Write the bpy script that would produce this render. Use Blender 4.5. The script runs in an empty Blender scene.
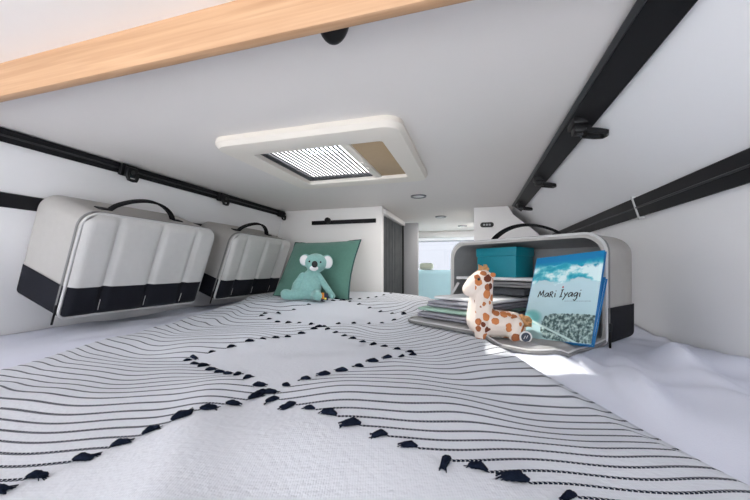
import bpy, bmesh, math, random
from mathutils import Vector, Matrix, noise
random.seed(7)
SC = bpy.context.scene
COL = SC.collection
PI = math.pi
S, C = 0.2826, 0.9592                     # the blanket and the camera both lie turned 16.4 degrees to the van
def RT(r, t, z=0.0): return Vector((-S*t + C*r, C*t + S*r, z))
def inv(x, y): return (C*x + S*y, -S*x + C*y)
def lerp(a, b, k): return a + (b-a)*k
def sst(a, b, x):
    k = max(0.0, min(1.0, (x-a)/(b-a))); return k*k*(3-2*k)

# ------------------------------------------------------------------ materials
def mat(name, col, rough=0.6, metal=0.0, var=0.0, scale=20.0, bump=0.0, bscale=200.0, spec=0.5, sheen=0.0):
    m = bpy.data.materials.new(name); m.use_nodes = True
    nt = m.node_tree; b = nt.nodes['Principled BSDF']
    b.inputs['Roughness'].default_value = rough; b.inputs['Metallic'].default_value = metal
    b.inputs['Specular IOR Level'].default_value = spec
    b.inputs['Sheen Weight'].default_value = sheen
    tc = nt.nodes.new('ShaderNodeTexCoord')
    n = nt.nodes.new('ShaderNodeTexNoise'); n.inputs['Scale'].default_value = scale; n.inputs['Detail'].default_value = 4
    nt.links.new(tc.outputs['Object'], n.inputs['Vector'])
    r = nt.nodes.new('ShaderNodeMapRange'); r.inputs['To Min'].default_value = 1-var; r.inputs['To Max'].default_value = 1+var
    nt.links.new(n.outputs['Fac'], r.inputs['Value'])
    mx = nt.nodes.new('ShaderNodeVectorMath'); mx.operation = 'SCALE'; mx.inputs[0].default_value = col
    nt.links.new(r.outputs['Result'], mx.inputs['Scale']); nt.links.new(mx.outputs[0], b.inputs['Base Color'])
    if bump:
        n2 = nt.nodes.new('ShaderNodeTexNoise'); n2.inputs['Scale'].default_value = bscale; n2.inputs['Detail'].default_value = 3
        nt.links.new(tc.outputs['Object'], n2.inputs['Vector'])
        bp = nt.nodes.new('ShaderNodeBump'); bp.inputs['Strength'].default_value = bump; bp.inputs['Distance'].default_value = 0.004
        nt.links.new(n2.outputs['Fac'], bp.inputs['Height']); nt.links.new(bp.outputs[0], b.inputs['Normal'])
    return m
def nd(nt, op, a=None, b=None, c=None):
    n = nt.nodes.new('ShaderNodeMath'); n.operation = op
    for i, v in enumerate((a, b, c)):
        if v is None: continue
        if isinstance(v, (int, float)): n.inputs[i].default_value = v
        else: nt.links.new(v, n.inputs[i])
    return n.outputs[0]

M = {}
M['wall'] = mat('wall_panel', (0.855, 0.855, 0.865), 0.55, var=0.015, scale=4)
M['ceil'] = mat('ceiling_panel', (0.82, 0.785, 0.755), 0.65, var=0.015, scale=4)
M['cab'] = mat('cabinet_white', (0.88, 0.865, 0.85), 0.5, var=0.01)
M['grey_panel'] = mat('grey_panel', (0.34, 0.345, 0.36), 0.5)
M['tambour'] = mat('tambour_grey', (0.10, 0.11, 0.115), 0.5, var=0.3, scale=14)
M['black'] = mat('black_rail', (0.010, 0.010, 0.012), 0.55, var=0.1, spec=0.18)
M['rail_edge'] = mat('rail_edge', (0.035, 0.035, 0.038), 0.45, spec=0.3)
M['blackplastic'] = mat('black_plastic', (0.008, 0.008, 0.009), 0.45, spec=0.25)
M['cream'] = mat('cream_plastic', (0.84, 0.79, 0.71), 0.45)
M['beige'] = mat('beige_blind', (0.50, 0.37, 0.23), 0.8, var=0.05, scale=60)
M['slat'] = mat('dark_slat', (0.02, 0.02, 0.024), 0.5)
M['floor'] = mat('grey_floor', (0.3, 0.29, 0.28), 0.6, var=0.1)
M['bag'] = mat('grey_bag_fabric', (0.465, 0.45, 0.43), 0.75, var=0.05, scale=40, bump=0.25, bscale=600)
M['bagfront'] = mat('pale_grey_bag_fabric', (0.64, 0.635, 0.625), 0.7, var=0.05, scale=40, bump=0.25, bscale=600)
M['bagdark'] = mat('charcoal_bag_fabric', (0.011, 0.012, 0.018), 0.7, spec=0.2, var=0.12, scale=60, bump=0.3, bscale=600)
M['strap'] = mat('black_strap', (0.010, 0.010, 0.012), 0.8, spec=0.15, bump=0.3, bscale=500)
M['zip'] = mat('grey_zip', (0.20, 0.20, 0.20), 0.55, var=0.15, scale=300)
M['piping'] = mat('pale_piping', (0.58, 0.58, 0.58), 0.7)
M['lining'] = mat('grey_lining', (0.27, 0.27, 0.275), 0.8, var=0.12, scale=30, bump=0.3, bscale=90)
M['flap'] = mat('grey_flap_lining', (0.36, 0.36, 0.365), 0.8, var=0.06, scale=40, bump=0.25, bscale=400)
M['shelf'] = mat('white_shelf', (0.75, 0.75, 0.76), 0.6)
M['sheet'] = mat('white_sheet', (0.73, 0.755, 0.86), 0.85, var=0.015, scale=8, bump=0.15, bscale=500, spec=0.2)
M['mattress'] = mat('mattress_ticking', (0.7, 0.7, 0.72), 0.9)
M['cushion'] = mat('sage_cushion', (0.115, 0.25, 0.205), 0.9, var=0.12, scale=60, bump=0.4, bscale=300, spec=0.15, sheen=0.15)
M['cushion_trim'] = mat('dark_cushion_trim', (0.03, 0.085, 0.085), 0.9)
M['koala'] = mat('aqua_plush', (0.27, 0.50, 0.47), 0.95, var=0.2, scale=90, bump=0.7, bscale=350, spec=0.1, sheen=0.3)
M['koala_white'] = mat('white_plush', (0.80, 0.79, 0.80), 0.95, var=0.05, bump=0.6, bscale=350, spec=0.1)
M['nose'] = mat('black_nose', (0.006, 0.006, 0.008), 0.5)
M['tan'] = mat('tan_plush', (0.55, 0.30, 0.14), 0.95, var=0.25, scale=120, bump=0.8, bscale=400, spec=0.1)
M['tag_grey'] = mat('slate_tag', (0.05, 0.065, 0.10), 0.7)
M['orange'] = mat('orange_tag', (0.75, 0.27, 0.03), 0.7)
M['navytag'] = mat('navy_tag', (0.02, 0.025, 0.06), 0.7)
M['yellow'] = mat('yellow_tag', (0.72, 0.62, 0.10), 0.7)
M['teal'] = mat('teal_box_card', (0.0, 0.205, 0.27), 0.45, var=0.03)
M['paper'] = mat('paper_edge', (0.8, 0.8, 0.78), 0.8, var=0.1, scale=300)
M['bookblue'] = mat('book_blue', (0.012, 0.17, 0.42), 0.4)
M['ink'] = mat('black_ink', (0.008, 0.008, 0.012), 0.5)
M['redink'] = mat('red_ink', (0.5, 0.02, 0.04), 0.5)
M['greyink'] = mat('grey_ink', (0.25, 0.36, 0.42), 0.5)
M['c_grey'] = mat('grey_knit', (0.30, 0.305, 0.315), 0.9, var=0.08, scale=60, bump=0.4, bscale=300, spec=0.1)
M['c_dark'] = mat('dark_grey_knit', (0.085, 0.09, 0.10), 0.9, var=0.1, scale=60, bump=0.4, bscale=300, spec=0.1)
M['c_white'] = mat('white_cotton', (0.75, 0.76, 0.78), 0.9, bump=0.3, bscale=300, spec=0.1)
M['c_lav'] = mat('lavender_grey_knit', (0.34, 0.34, 0.39), 0.9, var=0.15, scale=90, bump=0.4, bscale=300, spec=0.1)
M['c_mint'] = mat('mint_cotton', (0.36, 0.52, 0.44), 0.9, var=0.06, bump=0.3, bscale=300, spec=0.1)
M['navy'] = mat('navy_yarn', (0.006, 0.010, 0.022), 0.9, bump=0.5, bscale=600, spec=0.1)
M['seat_blue'] = mat('pale_blue_seat', (0.52, 0.77, 0.85), 0.7, var=0.03)
M['seat_teal'] = mat('teal_seat_trim', (0.02, 0.30, 0.36), 0.7)
M['headrest'] = mat('sage_headrest', (0.50, 0.52, 0.42), 0.8)
M['chrome'] = mat('chrome_ring', (0.16, 0.16, 0.17), 0.3, 1.0)
M['diffuser'] = mat('white_diffuser', (0.85, 0.85, 0.85), 0.5)
M['vent'] = mat('black_vent', (0.02, 0.02, 0.02), 0.5)

def wood():
    m = mat('oak_trim', (0.6, 0.4, 0.22), 0.5); nt = m.node_tree; b = nt.nodes['Principled BSDF']
    tc = nt.nodes.new('ShaderNodeTexCoord'); mp = nt.nodes.new('ShaderNodeMapping')
    mp.inputs['Scale'].default_value = (1.2, 40, 40)
    nt.links.new(tc.outputs['Object'], mp.inputs['Vector'])
    n = nt.nodes.new('ShaderNodeTexNoise'); n.inputs['Scale'].default_value = 3; n.inputs['Detail'].default_value = 6; n.inputs['Distortion'].default_value = 0.6
    nt.links.new(mp.outputs[0], n.inputs['Vector'])
    cr = nt.nodes.new('ShaderNodeValToRGB')
    cr.color_ramp.elements[0].position = 0.3; cr.color_ramp.elements[0].color = (0.43, 0.245, 0.13, 1)
    cr.color_ramp.elements[1].position = 0.7; cr.color_ramp.elements[1].color = (0.56, 0.345, 0.20, 1)
    nt.links.new(n.outputs['Fac'], cr.inputs['Fac']); nt.links.new(cr.outputs['Color'], b.inputs['Base Color'])
    return m
M['wood'] = wood()

def glass(name, tint, gl=0.06):
    m = bpy.data.materials.new(name); m.use_nodes = True; nt = m.node_tree
    nt.nodes.remove(nt.nodes['Principled BSDF'])
    out = nt.nodes['Material Output']
    t = nt.nodes.new('ShaderNodeBsdfTransparent'); t.inputs['Color'].default_value = (*tint, 1)
    g = nt.nodes.new('ShaderNodeBsdfGlossy'); g.inputs['Roughness'].default_value = 0.03
    mx = nt.nodes.new('ShaderNodeMixShader'); mx.inputs['Fac'].default_value = gl
    nt.links.new(t.outputs[0], mx.inputs[1]); nt.links.new(g.outputs[0], mx.inputs[2]); nt.links.new(mx.outputs[0], out.inputs['Surface'])
    return m
M['tinted'] = glass('tinted_pane', (0.355, 0.36, 0.375), 0.03)
M['glass'] = glass('clear_pane', (0.93, 0.95, 0.97))

RC = -0.17       # the line the white diamonds are strung along
def blanket_mat():
    m = mat('woven_blanket', (0.675, 0.70, 0.755), 0.95, spec=0.1); nt = m.node_tree; b = nt.nodes['Principled BSDF']
    base = b.inputs['Base Color'].links[0].from_socket
    uv = nt.nodes.new('ShaderNodeUVMap'); uv.uv_map = 'pattern'
    sp = nt.nodes.new('ShaderNodeSeparateXYZ'); nt.links.new(uv.outputs[0], sp.inputs[0])
    r, t = sp.outputs[0], sp.outputs[1]
    uw = nt.nodes.new('ShaderNodeUVMap'); uw.uv_map = 'weave'
    sw = nt.nodes.new('ShaderNodeSeparateXYZ'); nt.links.new(uw.outputs[0], sw.inputs[0]); wr, wt = sw.outputs[0], sw.outputs[1]
    inside = nd(nt, 'GREATER_THAN', r, 0.0)          # 1 in the striped ground
    p = nd(nt, 'ABSOLUTE', nd(nt, 'SUBTRACT', nd(nt, 'FRACT', t), 0.5))
    line = nd(nt, 'LESS_THAN', p, nd(nt, 'SUBTRACT', 0.112, nd(nt, 'MULTIPLY', nd(nt, 'MINIMUM', nd(nt, 'MAXIMUM', nd(nt, 'SUBTRACT', wt, 0.4), 0.0), 0.45), 0.08)))
    dash = nd(nt, 'LESS_THAN', nd(nt, 'FRACT', nd(nt, 'ADD', nd(nt, 'DIVIDE', wr, 0.0046), nd(nt, 'MULTIPLY', p, 3.0))), 0.80)
    mk = nd(nt, 'MULTIPLY', nd(nt, 'MULTIPLY', line, dash), inside)
    mx = nt.nodes.new('ShaderNodeMix'); mx.data_type = 'RGBA'
    nt.links.new(mk, mx.inputs['Factor']); nt.links.new(base, mx.inputs['A']); mx.inputs['B'].default_value = (0.006, 0.012, 0.028, 1)
    nt.links.new(mx.outputs['Result'], b.inputs['Base Color'])
    w1 = nd(nt, 'SINE', nd(nt, 'MULTIPLY', wr, 2600.0)); w2 = nd(nt, 'SINE', nd(nt, 'MULTIPLY', wt, 1500.0))
    tc = nt.nodes.new('ShaderNodeTexCoord'); n2 = nt.nodes.new('ShaderNodeTexNoise'); n2.inputs['Scale'].default_value = 130; n2.inputs['Detail'].default_value = 4
    nt.links.new(tc.outputs['Object'], n2.inputs['Vector'])
    h = nd(nt, 'ADD', nd(nt, 'MULTIPLY', nd(nt, 'ADD', w1, w2), 0.03), nd(nt, 'ADD', nd(nt, 'MULTIPLY', n2.outputs['Fac'], 1.1), nd(nt, 'MULTIPLY', mk, 0.6)))
    bp = nt.nodes.new('ShaderNodeBump'); bp.inputs['Strength'].default_value = 0.5; bp.inputs['Distance'].default_value = 0.0025
    nt.links.new(h, bp.inputs['Height']); nt.links.new(bp.outputs[0], b.inputs['Normal'])
    return m
M['blanket'] = blanket_mat()

def giraffe_mat():
    m = mat('spotted_plush', (0.76, 0.67, 0.60), 0.95, var=0.05, bump=0.4, bscale=500, spec=0.1); nt = m.node_tree; b = nt.nodes['Principled BSDF']
    base = b.inputs['Base Color'].links[0].from_socket
    tc = nt.nodes.new('ShaderNodeTexCoord')
    n = nt.nodes.new('ShaderNodeTexNoise'); n.inputs['Scale'].default_value = 60
    nt.links.new(tc.outputs['Object'], n.inputs['Vector'])
    ad = nt.nodes.new('ShaderNodeVectorMath'); ad.operation = 'MULTIPLY_ADD'
    nt.links.new(n.outputs['Color'], ad.inputs[0]); ad.inputs[1].default_value = (0.008,)*3
    nt.links.new(tc.outputs['Object'], ad.inputs[2])
    v = nt.nodes.new('ShaderNodeTexVoronoi'); v.inputs['Scale'].default_value = 41; v.inputs['Randomness'].default_value = 0.8
    nt.links.new(ad.outputs[0], v.inputs['Vector'])
    sc = nt.nodes.new('ShaderNodeSeparateColor'); nt.links.new(v.outputs['Color'], sc.inputs[0])
    lim = nd(nt, 'ADD', nd(nt, 'MULTIPLY', sc.outputs[0], 0.22), 0.33)
    mk = nd(nt, 'LESS_THAN', v.outputs['Distance'], lim)
    ge = nt.nodes.new('ShaderNodeSeparateXYZ'); nt.links.new(tc.outputs['Object'], ge.inputs[0])
    mk = nd(nt, 'MULTIPLY', mk, nd(nt, 'GREATER_THAN', ge.outputs[0], -0.072))   # pale muzzle
    cr = nt.nodes.new('ShaderNodeValToRGB')
    cr.color_ramp.elements[0].color = (0.16, 0.05, 0.03, 1); cr.color_ramp.elements[0].position = 0.1
    cr.color_ramp.elements[1].color = (0.56, 0.21, 0.08, 1); cr.color_ramp.elements[1].position = 0.45
    nt.links.new(sc.outputs[1], cr.inputs['Fac'])
    mx = nt.nodes.new('ShaderNodeMix'); mx.data_type = 'RGBA'
    nt.links.new(mk, mx.inputs['Factor']); nt.links.new(base, mx.inputs['A']); nt.links.new(cr.outputs[0], mx.inputs['B'])
    nt.links.new(mx.outputs['Result'], b.inputs['Base Color'])
    return m
M['giraffe'] = giraffe_mat()

def cover_mat():
    m = mat('book_cover', (1, 1, 1), 0.3); nt = m.node_tree; b = nt.nodes['Principled BSDF']
    uv = nt.nodes.new('ShaderNodeUVMap'); uv.uv_map = 'cover'
    sp = nt.nodes.new('ShaderNodeSeparateXYZ'); nt.links.new(uv.outputs[0], sp.inputs[0])
    mp = nt.nodes.new('ShaderNodeMapping'); mp.inputs['Scale'].default_value = (0.8, 1.3, 1); nt.links.new(uv.outputs[0], mp.inputs[0])
    n = nt.nodes.new('ShaderNodeTexNoise'); n.inputs['Scale'].default_value = 4.4; n.inputs['Detail'].default_value = 7
    nt.links.new(mp.outputs[0], n.inputs['Vector'])
    # cloud banks over the sky at the top
    cl = nt.nodes.new('ShaderNodeValToRGB')
    e = cl.color_ramp.elements
    e[0].position = 0.43; e[0].color = (0.01, 0.33, 0.46, 1); e[1].position = 0.575; e[1].color = (0.72, 0.90, 0.92, 1)
    x = e.new(0.49); x.color = (0.08, 0.50, 0.60, 1); x = e.new(0.53); x.color = (0.30, 0.68, 0.74, 1)
    nt.links.new(n.outputs['Fac'], cl.inputs['Fac'])
    v = sp.outputs[1]
    v2 = nd(nt, 'ADD', v, nd(nt, 'MULTIPLY', nd(nt, 'SUBTRACT', n.outputs['Fac'], 0.5), 0.35))
    def ramp(src, *st):
        r = nt.nodes.new('ShaderNodeValToRGB'); el = r.color_ramp.elements
        el[0].position, el[0].color = st[0][0], (*st[0][1], 1); el[1].position, el[1].color = st[-1][0], (*st[-1][1], 1)
        for p, c in st[1:-1]:
            q = el.new(p); q.color = (*c, 1)
        nt.links.new(src, r.inputs['Fac']); return r.outputs[0]
    def mix(f, a, b_):
        q = nt.nodes.new('ShaderNodeMix'); q.data_type = 'RGBA'
        nt.links.new(f, q.inputs['Factor']); nt.links.new(a, q.inputs['A']); nt.links.new(b_, q.inputs['B']); return q.outputs['Result']
    pale = ramp(v2, (0.0, (0.36, 0.54, 0.56)), (0.3, (0.42, 0.60, 0.65)), (0.6, (0.50, 0.69, 0.75)))
    sky = ramp(v, (0.86, (0.0, 0.32, 0.47)), (0.93, (0.0, 0.20, 0.45)))
    skyf = ramp(v2, (0.865, (0, 0, 0)), (0.89, (1, 1, 1)))
    top = mix(skyf, cl.outputs[0], sky)
    tf = ramp(v2, (0.655, (0, 0, 0)), (0.685, (1, 1, 1)))
    col = mix(tf, pale, top)
    # grey-green rubble at the foot
    n3 = nt.nodes.new('ShaderNodeTexNoise'); n3.inputs['Scale'].default_value = 26; n3.inputs['Detail'].default_value = 4
    nt.links.new(uv.outputs[0], n3.inputs['Vector'])
    rub = ramp(n3.outputs['Fac'], (0.38, (0.025, 0.06, 0.065)), (0.5, (0.12, 0.20, 0.20)), (0.63, (0.42, 0.55, 0.53)))
    gx = nd(nt, 'ABSOLUTE', nd(nt, 'SUBTRACT', sp.outputs[0], 0.72)); gy = nd(nt, 'ABSOLUTE', nd(nt, 'SUBTRACT', v, 0.15))
    d = nd(nt, 'ADD', nd(nt, 'ADD', nd(nt, 'POWER', nd(nt, 'DIVIDE', gx, 0.47), 4.0), nd(nt, 'POWER', nd(nt, 'DIVIDE', gy, 0.165), 4.0)), nd(nt, 'MULTIPLY', n3.outputs['Fac'], 0.6))
    rf = ramp(d, (0.9, (1, 1, 1)), (1.2, (0, 0, 0)))
    col = mix(rf, col, rub)
    # a teal patch at the lower left
    d2 = nd(nt, 'ADD', nd(nt, 'POWER', nd(nt, 'DIVIDE', nd(nt, 'SUBTRACT', sp.outputs[0], 0.10), 0.22), 2.0), nd(nt, 'POWER', nd(nt, 'DIVIDE', nd(nt, 'SUBTRACT', v, 0.24), 0.12), 2.0))
    tl = nt.nodes.new('ShaderNodeRGB'); tl.outputs[0].default_value = (0.07, 0.40, 0.40, 1)
    df = nd(nt, 'ADD', d2, nd(nt, 'MULTIPLY', n.outputs['Fac'], 0.5))
    col = mix(ramp(df, (0.5, (0.8, 0.8, 0.8)), (1.0, (0, 0, 0))), col, tl.outputs[0])
    # a pale path
    pth = nd(nt, 'ABSOLUTE', nd(nt, 'ADD', nd(nt, 'SUBTRACT', v, 0.235), nd(nt, 'MULTIPLY', sp.outputs[0], 0.29)))
    pf = nd(nt, 'LESS_THAN', pth, 0.011)
    wh = nt.nodes.new('ShaderNodeRGB'); wh.outputs[0].default_value = (0.5, 0.66, 0.64, 1)
    col = mix(pf, col, wh.outputs[0])
    nt.links.new(col, b.inputs['Base Color'])
    return m
M['cover'] = cover_mat()

# ------------------------------------------------------------------ object helpers
def link(name, bm, m, parent=None, smooth=True, kind=None, label=None):
    me = bpy.data.meshes.new(name)
    bmesh.ops.recalc_face_normals(bm, faces=bm.faces[:])
    bm.to_mesh(me); bm.free()
    for x in (m if isinstance(m, (list, tuple)) else [m]): me.materials.append(x)
    if smooth:
        for p in me.polygons: p.use_smooth = True
        try: me.set_sharp_from_angle(angle=math.radians(38))
        except Exception: pass
    o = bpy.data.objects.new(name, me); COL.objects.link(o)
    if parent: o.parent = parent
    if kind: o['kind'] = kind
    if label: o['label'] = label
    return o
def empty(name, label, cat, loc=(0, 0, 0), group=None, rot=None, mtx=None):
    o = bpy.data.objects.new(name, None); COL.objects.link(o); o.empty_display_size = 0.05
    if mtx is not None: o.matrix_world = mtx
    else:
        o.location = loc
        if rot: o.rotation_euler = rot
    tag(o, label, cat, group); return o
def tag(o, label, cat, group=None):
    o['label'] = label; o['category'] = cat
    if group: o['group'] = group
    return o
def dup(root, label, mtx, group=None):
    def cp(o, p):
        c = o.copy(); COL.objects.link(c); c.parent = p
        for ch in [x for x in SC.objects if x.parent == o]: cp(ch, c)
        return c
    r = cp(root, None); r.matrix_world = mtx; r['label'] = label
    if group: r['group'] = group
    return r
def bbox(bm, lo, hi, bev=0.0, seg=2, mtx=None):
    lo, hi = Vector(lo), Vector(hi); c = (lo+hi)/2; d = hi-lo
    b2 = bmesh.new(); bmesh.ops.create_cube(b2, size=1.0)
    for v in b2.verts: v.co = Vector((v.co.x*d.x, v.co.y*d.y, v.co.z*d.z)) + c
    if bev: bmesh.ops.bevel(b2, geom=b2.edges[:], offset=bev, segments=seg, affect='EDGES', profile=0.5)
    if mtx is not None: b2.transform(mtx)
    merge(bm, b2); return bm
def merge(bm, b2):
    me = bpy.data.meshes.new('tmp'); b2.to_mesh(me); b2.free(); bm.from_mesh(me); bpy.data.meshes.remove(me)
def NB(): return bmesh.new()
def box(lo, hi, bev=0.0, seg=2, mtx=None): return bbox(NB(), lo, hi, bev, seg, mtx)
def sweep(bm, pts, prof, up=None, closed=False, caps=True):
    """prof: list of (a,b) in the frame (side, up) along the path"""
    pts = [Vector(p) for p in pts]; n = len(pts); rings = []
    for i, p in enumerate(pts):
        a = pts[(i-1) % n] if (closed or i > 0) else p
        b = pts[(i+1) % n] if (closed or i < n-1) else p
        T = (b-a).normalized()
        u = Vector(up) if up is not None else (Vector((0, 0, 1)) if abs(T.z) < 0.95 else Vector((1, 0, 0)))
        sd = T.cross(u)
        if sd.length < 1e-6: sd = T.orthogonal()
        sd.normalize(); uu = sd.cross(T).normalized()
        rings.append([bm.verts.new(p + sd*x + uu*y) for x, y in prof])
    k = len(prof)
    for i in range(n if closed else n-1):
        A, B = rings[i], rings[(i+1) % n]
        for j in range(k): bm.faces.new((A[j], A[(j+1) % k], B[(j+1) % k], B[j]))
    if caps and not closed:
        bm.faces.new(rings[0][::-1]); bm.faces.new(rings[-1])
    return bm
def circ(r, n=8): return [(r*math.cos(2*PI*i/n), r*math.sin(2*PI*i/n)) for i in range(n)]
def rect(w, h, c=0.25):
    e = min(w, h)*c; w /= 2; h /= 2
    return [(-w+e, -h), (w-e, -h), (w, -h+e), (w, h-e), (w-e, h), (-w+e, h), (-w, h-e), (-w, -h+e)]
def tube(bm, pts, r, n=8, closed=False, up=None): return sweep(bm, pts, circ(r, n), up, closed)
def cyl(bm, p0, p1, r, n=24): return tube(bm, [p0, p1], r, n)
def ball(bm, c, rad, mtx=None, seg=20):
    b2 = bmesh.new(); bmesh.ops.create_uvsphere(b2, u_segments=seg, v_segments=seg//2+2, radius=1)
    if isinstance(rad, (int, float)): rad = (rad,)*3
    for v in b2.verts: v.co = Vector((v.co.x*rad[0], v.co.y*rad[1], v.co.z*rad[2]))
    if mtx is not None: b2.transform(mtx)
    for v in b2.verts: v.co += Vector(c)
    merge(bm, b2); return bm
def limb(bm, pts, rads, n=10):
    """tapered chain of balls, dense enough for the voxel remesh"""
    for (p, q), (a, b) in zip(zip(pts, pts[1:]), zip(rads, rads[1:])):
        p, q = Vector(p), Vector(q)
        for i in range(n+1):
            k = i/n; ball(bm, p.lerp(q, k), lerp(a, b, k), seg=12)
    return bm
def remesh(bm, voxel=0.004, smooth=4, fuzz=0.0, fs=120):
    me = bpy.data.meshes.new('tmp'); bm.to_mesh(me); bm.free()
    o = bpy.data.objects.new('tmp', me); COL.objects.link(o)
    r = o.modifiers.new('r', 'REMESH'); r.mode = 'VOXEL'; r.voxel_size = voxel
    s = o.modifiers.new('s', 'SMOOTH'); s.iterations = smooth; s.factor = 0.5
    dg = bpy.context.evaluated_depsgraph_get(); ev = o.evaluated_get(dg)
    out = bmesh.new(); m2 = bpy.data.meshes.new_from_object(ev); out.from_mesh(m2)
    bpy.data.objects.remove(o); bpy.data.meshes.remove(me); bpy.data.meshes.remove(m2)
    if fuzz:
        out.normal_update()
        for v in out.verts: v.co += v.normal*fuzz*noise.noise(v.co*fs)
    return out
def grid(bm, nu, nv, fn, uvname=None, uvfn=None, uvname2=None, uvfn2=None):
    vs = [[bm.verts.new(fn(i/nu, j/nv)) for j in range(nv+1)] for i in range(nu+1)]
    lay = bm.loops.layers.uv.new(uvname) if uvname else None
    lay2 = bm.loops.layers.uv.new(uvname2) if uvname2 else None
    if lay: lay = bm.loops.layers.uv[uvname]
    for i in range(nu):
        for j in range(nv):
            ij = ((i, j), (i+1, j), (i+1, j+1), (i, j+1))
            f = bm.faces.new([vs[a][b] for a, b in ij])
            if lay:
                for l, (a, b) in zip(f.loops, ij): l[lay].uv = uvfn(a/nu, b/nv)
            if lay2:
                for l, (a, b) in zip(f.loops, ij): l[lay2].uv = uvfn2(a/nu, b/nv)
    return vs

# ------------------------------------------------------------------ the shell of the van
CZ = 0.62                                      # ceiling above the blanket
Y0, Y1 = -1.9, 5.25  # shell lengthened unseen behind the camera to cut daylight on the near bed
def profile_wall(name, prof, out, y0, y1, m):
    bm = NB(); n = len(prof)
    ys = [lerp(y0, y1, i/24) for i in range(25)]
    a = [[bm.verts.new((x, y, z)) for y in ys] for x, z in prof]
    b = [[bm.verts.new((x+out, y, z)) for y in ys] for x, z in prof]
    for i in range(n-1):
        for j in range(24):
            bm.faces.new((a[i][j], a[i+1][j], a[i+1][j+1], a[i][j+1]))
            bm.faces.new((b[i][j], b[i][j+1], b[i+1][j+1], b[i+1][j]))
    for j in range(24):
        bm.faces.new((a[0][j], a[0][j+1], b[0][j+1], b[0][j])); bm.faces.new((a[-1][j], b[-1][j], b[-1][j+1], a[-1][j+1]))
    for k in (0, 24):
        for i in range(n-1): bm.faces.new((a[i][k], b[i][k], b[i+1][k], a[i+1][k]))
    return link(name, bm, m, kind='structure')
LEFT = [(-1.56, -1.0), (-1.545, -0.1), (-1.54, 0.02), (-1.525, 0.10), (-1.50, 0.18), (-1.42, 0.40), (-1.385, 0.50), (-1.365, 0.56), (-1.355, 0.63)]
RIGHT = [(0.60, -1.0), (0.59, -0.08), (0.575, 0.05), (0.555, 0.18), (0.53, 0.30), (0.515, 0.37), (0.50, 0.42), (0.47, 0.45), (0.36, 0.535), (0.30, 0.585), (0.255, 0.63)]
YC = 4.06
profile_wall('wall_left', LEFT, -0.04, Y0, YC, M['wall'])
profile_wall('wall_right', RIGHT, 0.04, Y0, YC, M['wall'])
for nm, x0, x1, wi in (('trim_3', -1.56, -1.50, 2), ('trim_4', 0.54, 0.60, 3)):     # cab doors, out of view; their windows are added to light the cab
    bm = NB(); bbox(bm, (x0, YC, -1.0), (x1, Y1, -0.12)); bbox(bm, (x0, YC, 0.54), (x1, Y1, CZ+0.05)); bbox(bm, (x0, YC, -0.12), (x1, YC+0.08, 0.54)); bbox(bm, (x0, Y1-0.12, -0.12), (x1, Y1, 0.54))
    link(nm, bm, M['cab'], kind='structure', smooth=False)
    link('window_%d' % wi, box(((x0+x1)/2-0.003, YC+0.08, -0.12), ((x0+x1)/2+0.003, Y1-0.12, 0.54)), M['glass'], kind='structure', smooth=False)
# ceiling with the roof-light hole cut out of it
HX0, HX1, HY0, HY1 = -0.765, -0.245, 0.965, 1.465
bm = NB()
for lo, hi in (((-1.56, Y0), (HX0, Y1)), ((HX1, Y0), (0.60, Y1)), ((HX0, Y0), (HX1, HY0)), ((HX0, HY1), (HX1, Y1))):
    bbox(bm, (*lo, CZ), (*hi, CZ+0.05))
link('ceiling', bm, M['ceil'], kind='structure', smooth=False)
link('floor', box((-1.6, Y0, -1.05), (0.64, Y1, -1.0)), M['floor'], kind='structure', smooth=False)
# far end: lower panel and pillars round the windscreen
bm = NB(); bbox(bm, (-1.6, 5.2, -1.0), (0.64, 5.25, 0.10)); bbox(bm, (-1.6, 5.2, 0.10), (-1.45, 5.25, CZ)); bbox(bm, (0.45, 5.2, 0.10), (0.64, 5.25, CZ))
bbox(bm, (-1.6, 5.05, 0.085), (0.64, 5.2, 0.105), 0.008)
link('wall_front', bm, M['cab'], kind='structure')
wn = bpy.data.objects.new('window_1', None); COL.objects.link(wn); wn.location = (-0.5, 5.22, 0.10); wn['kind'] = 'structure'
link('window_pane', box((-0.95, -0.003, 0), (0.95, 0.003, 0.52)), M['tinted'], wn, smooth=False)
bm = NB(); bbox(bm, (-0.97, -0.012, 0), (0.97, 0.012, 0.018), 0.003); bbox(bm, (-0.97, -0.012, 0.50), (0.97, 0.012, 0.52), 0.003)
for x in (-0.96, 0.945): bbox(bm, (x, -0.012, 0.018), (x+0.015, 0.012, 0.50), 0.003)
link('window_frame', bm, M['grey_panel'], wn)
# roof beam before the cab
link('trim_2', box((-1.38, 3.9, CZ-0.075), (0.27, 4.05, CZ), 0.012), M['cab'], kind='structure')
# partition at the bed's head, left of the aisle
BY = 2.2
link('wall_back', box((-1.53, BY, -1.0), (-0.60, BY+0.05, CZ), 0.003), M['cab'], kind='structure')
# oak edging under the ceiling near the camera
link('trim_1', box((-1.34, 0.444, 0.553), (0.27, 0.463, 0.632), 0.002), M['wood'], kind='structure')

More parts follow.
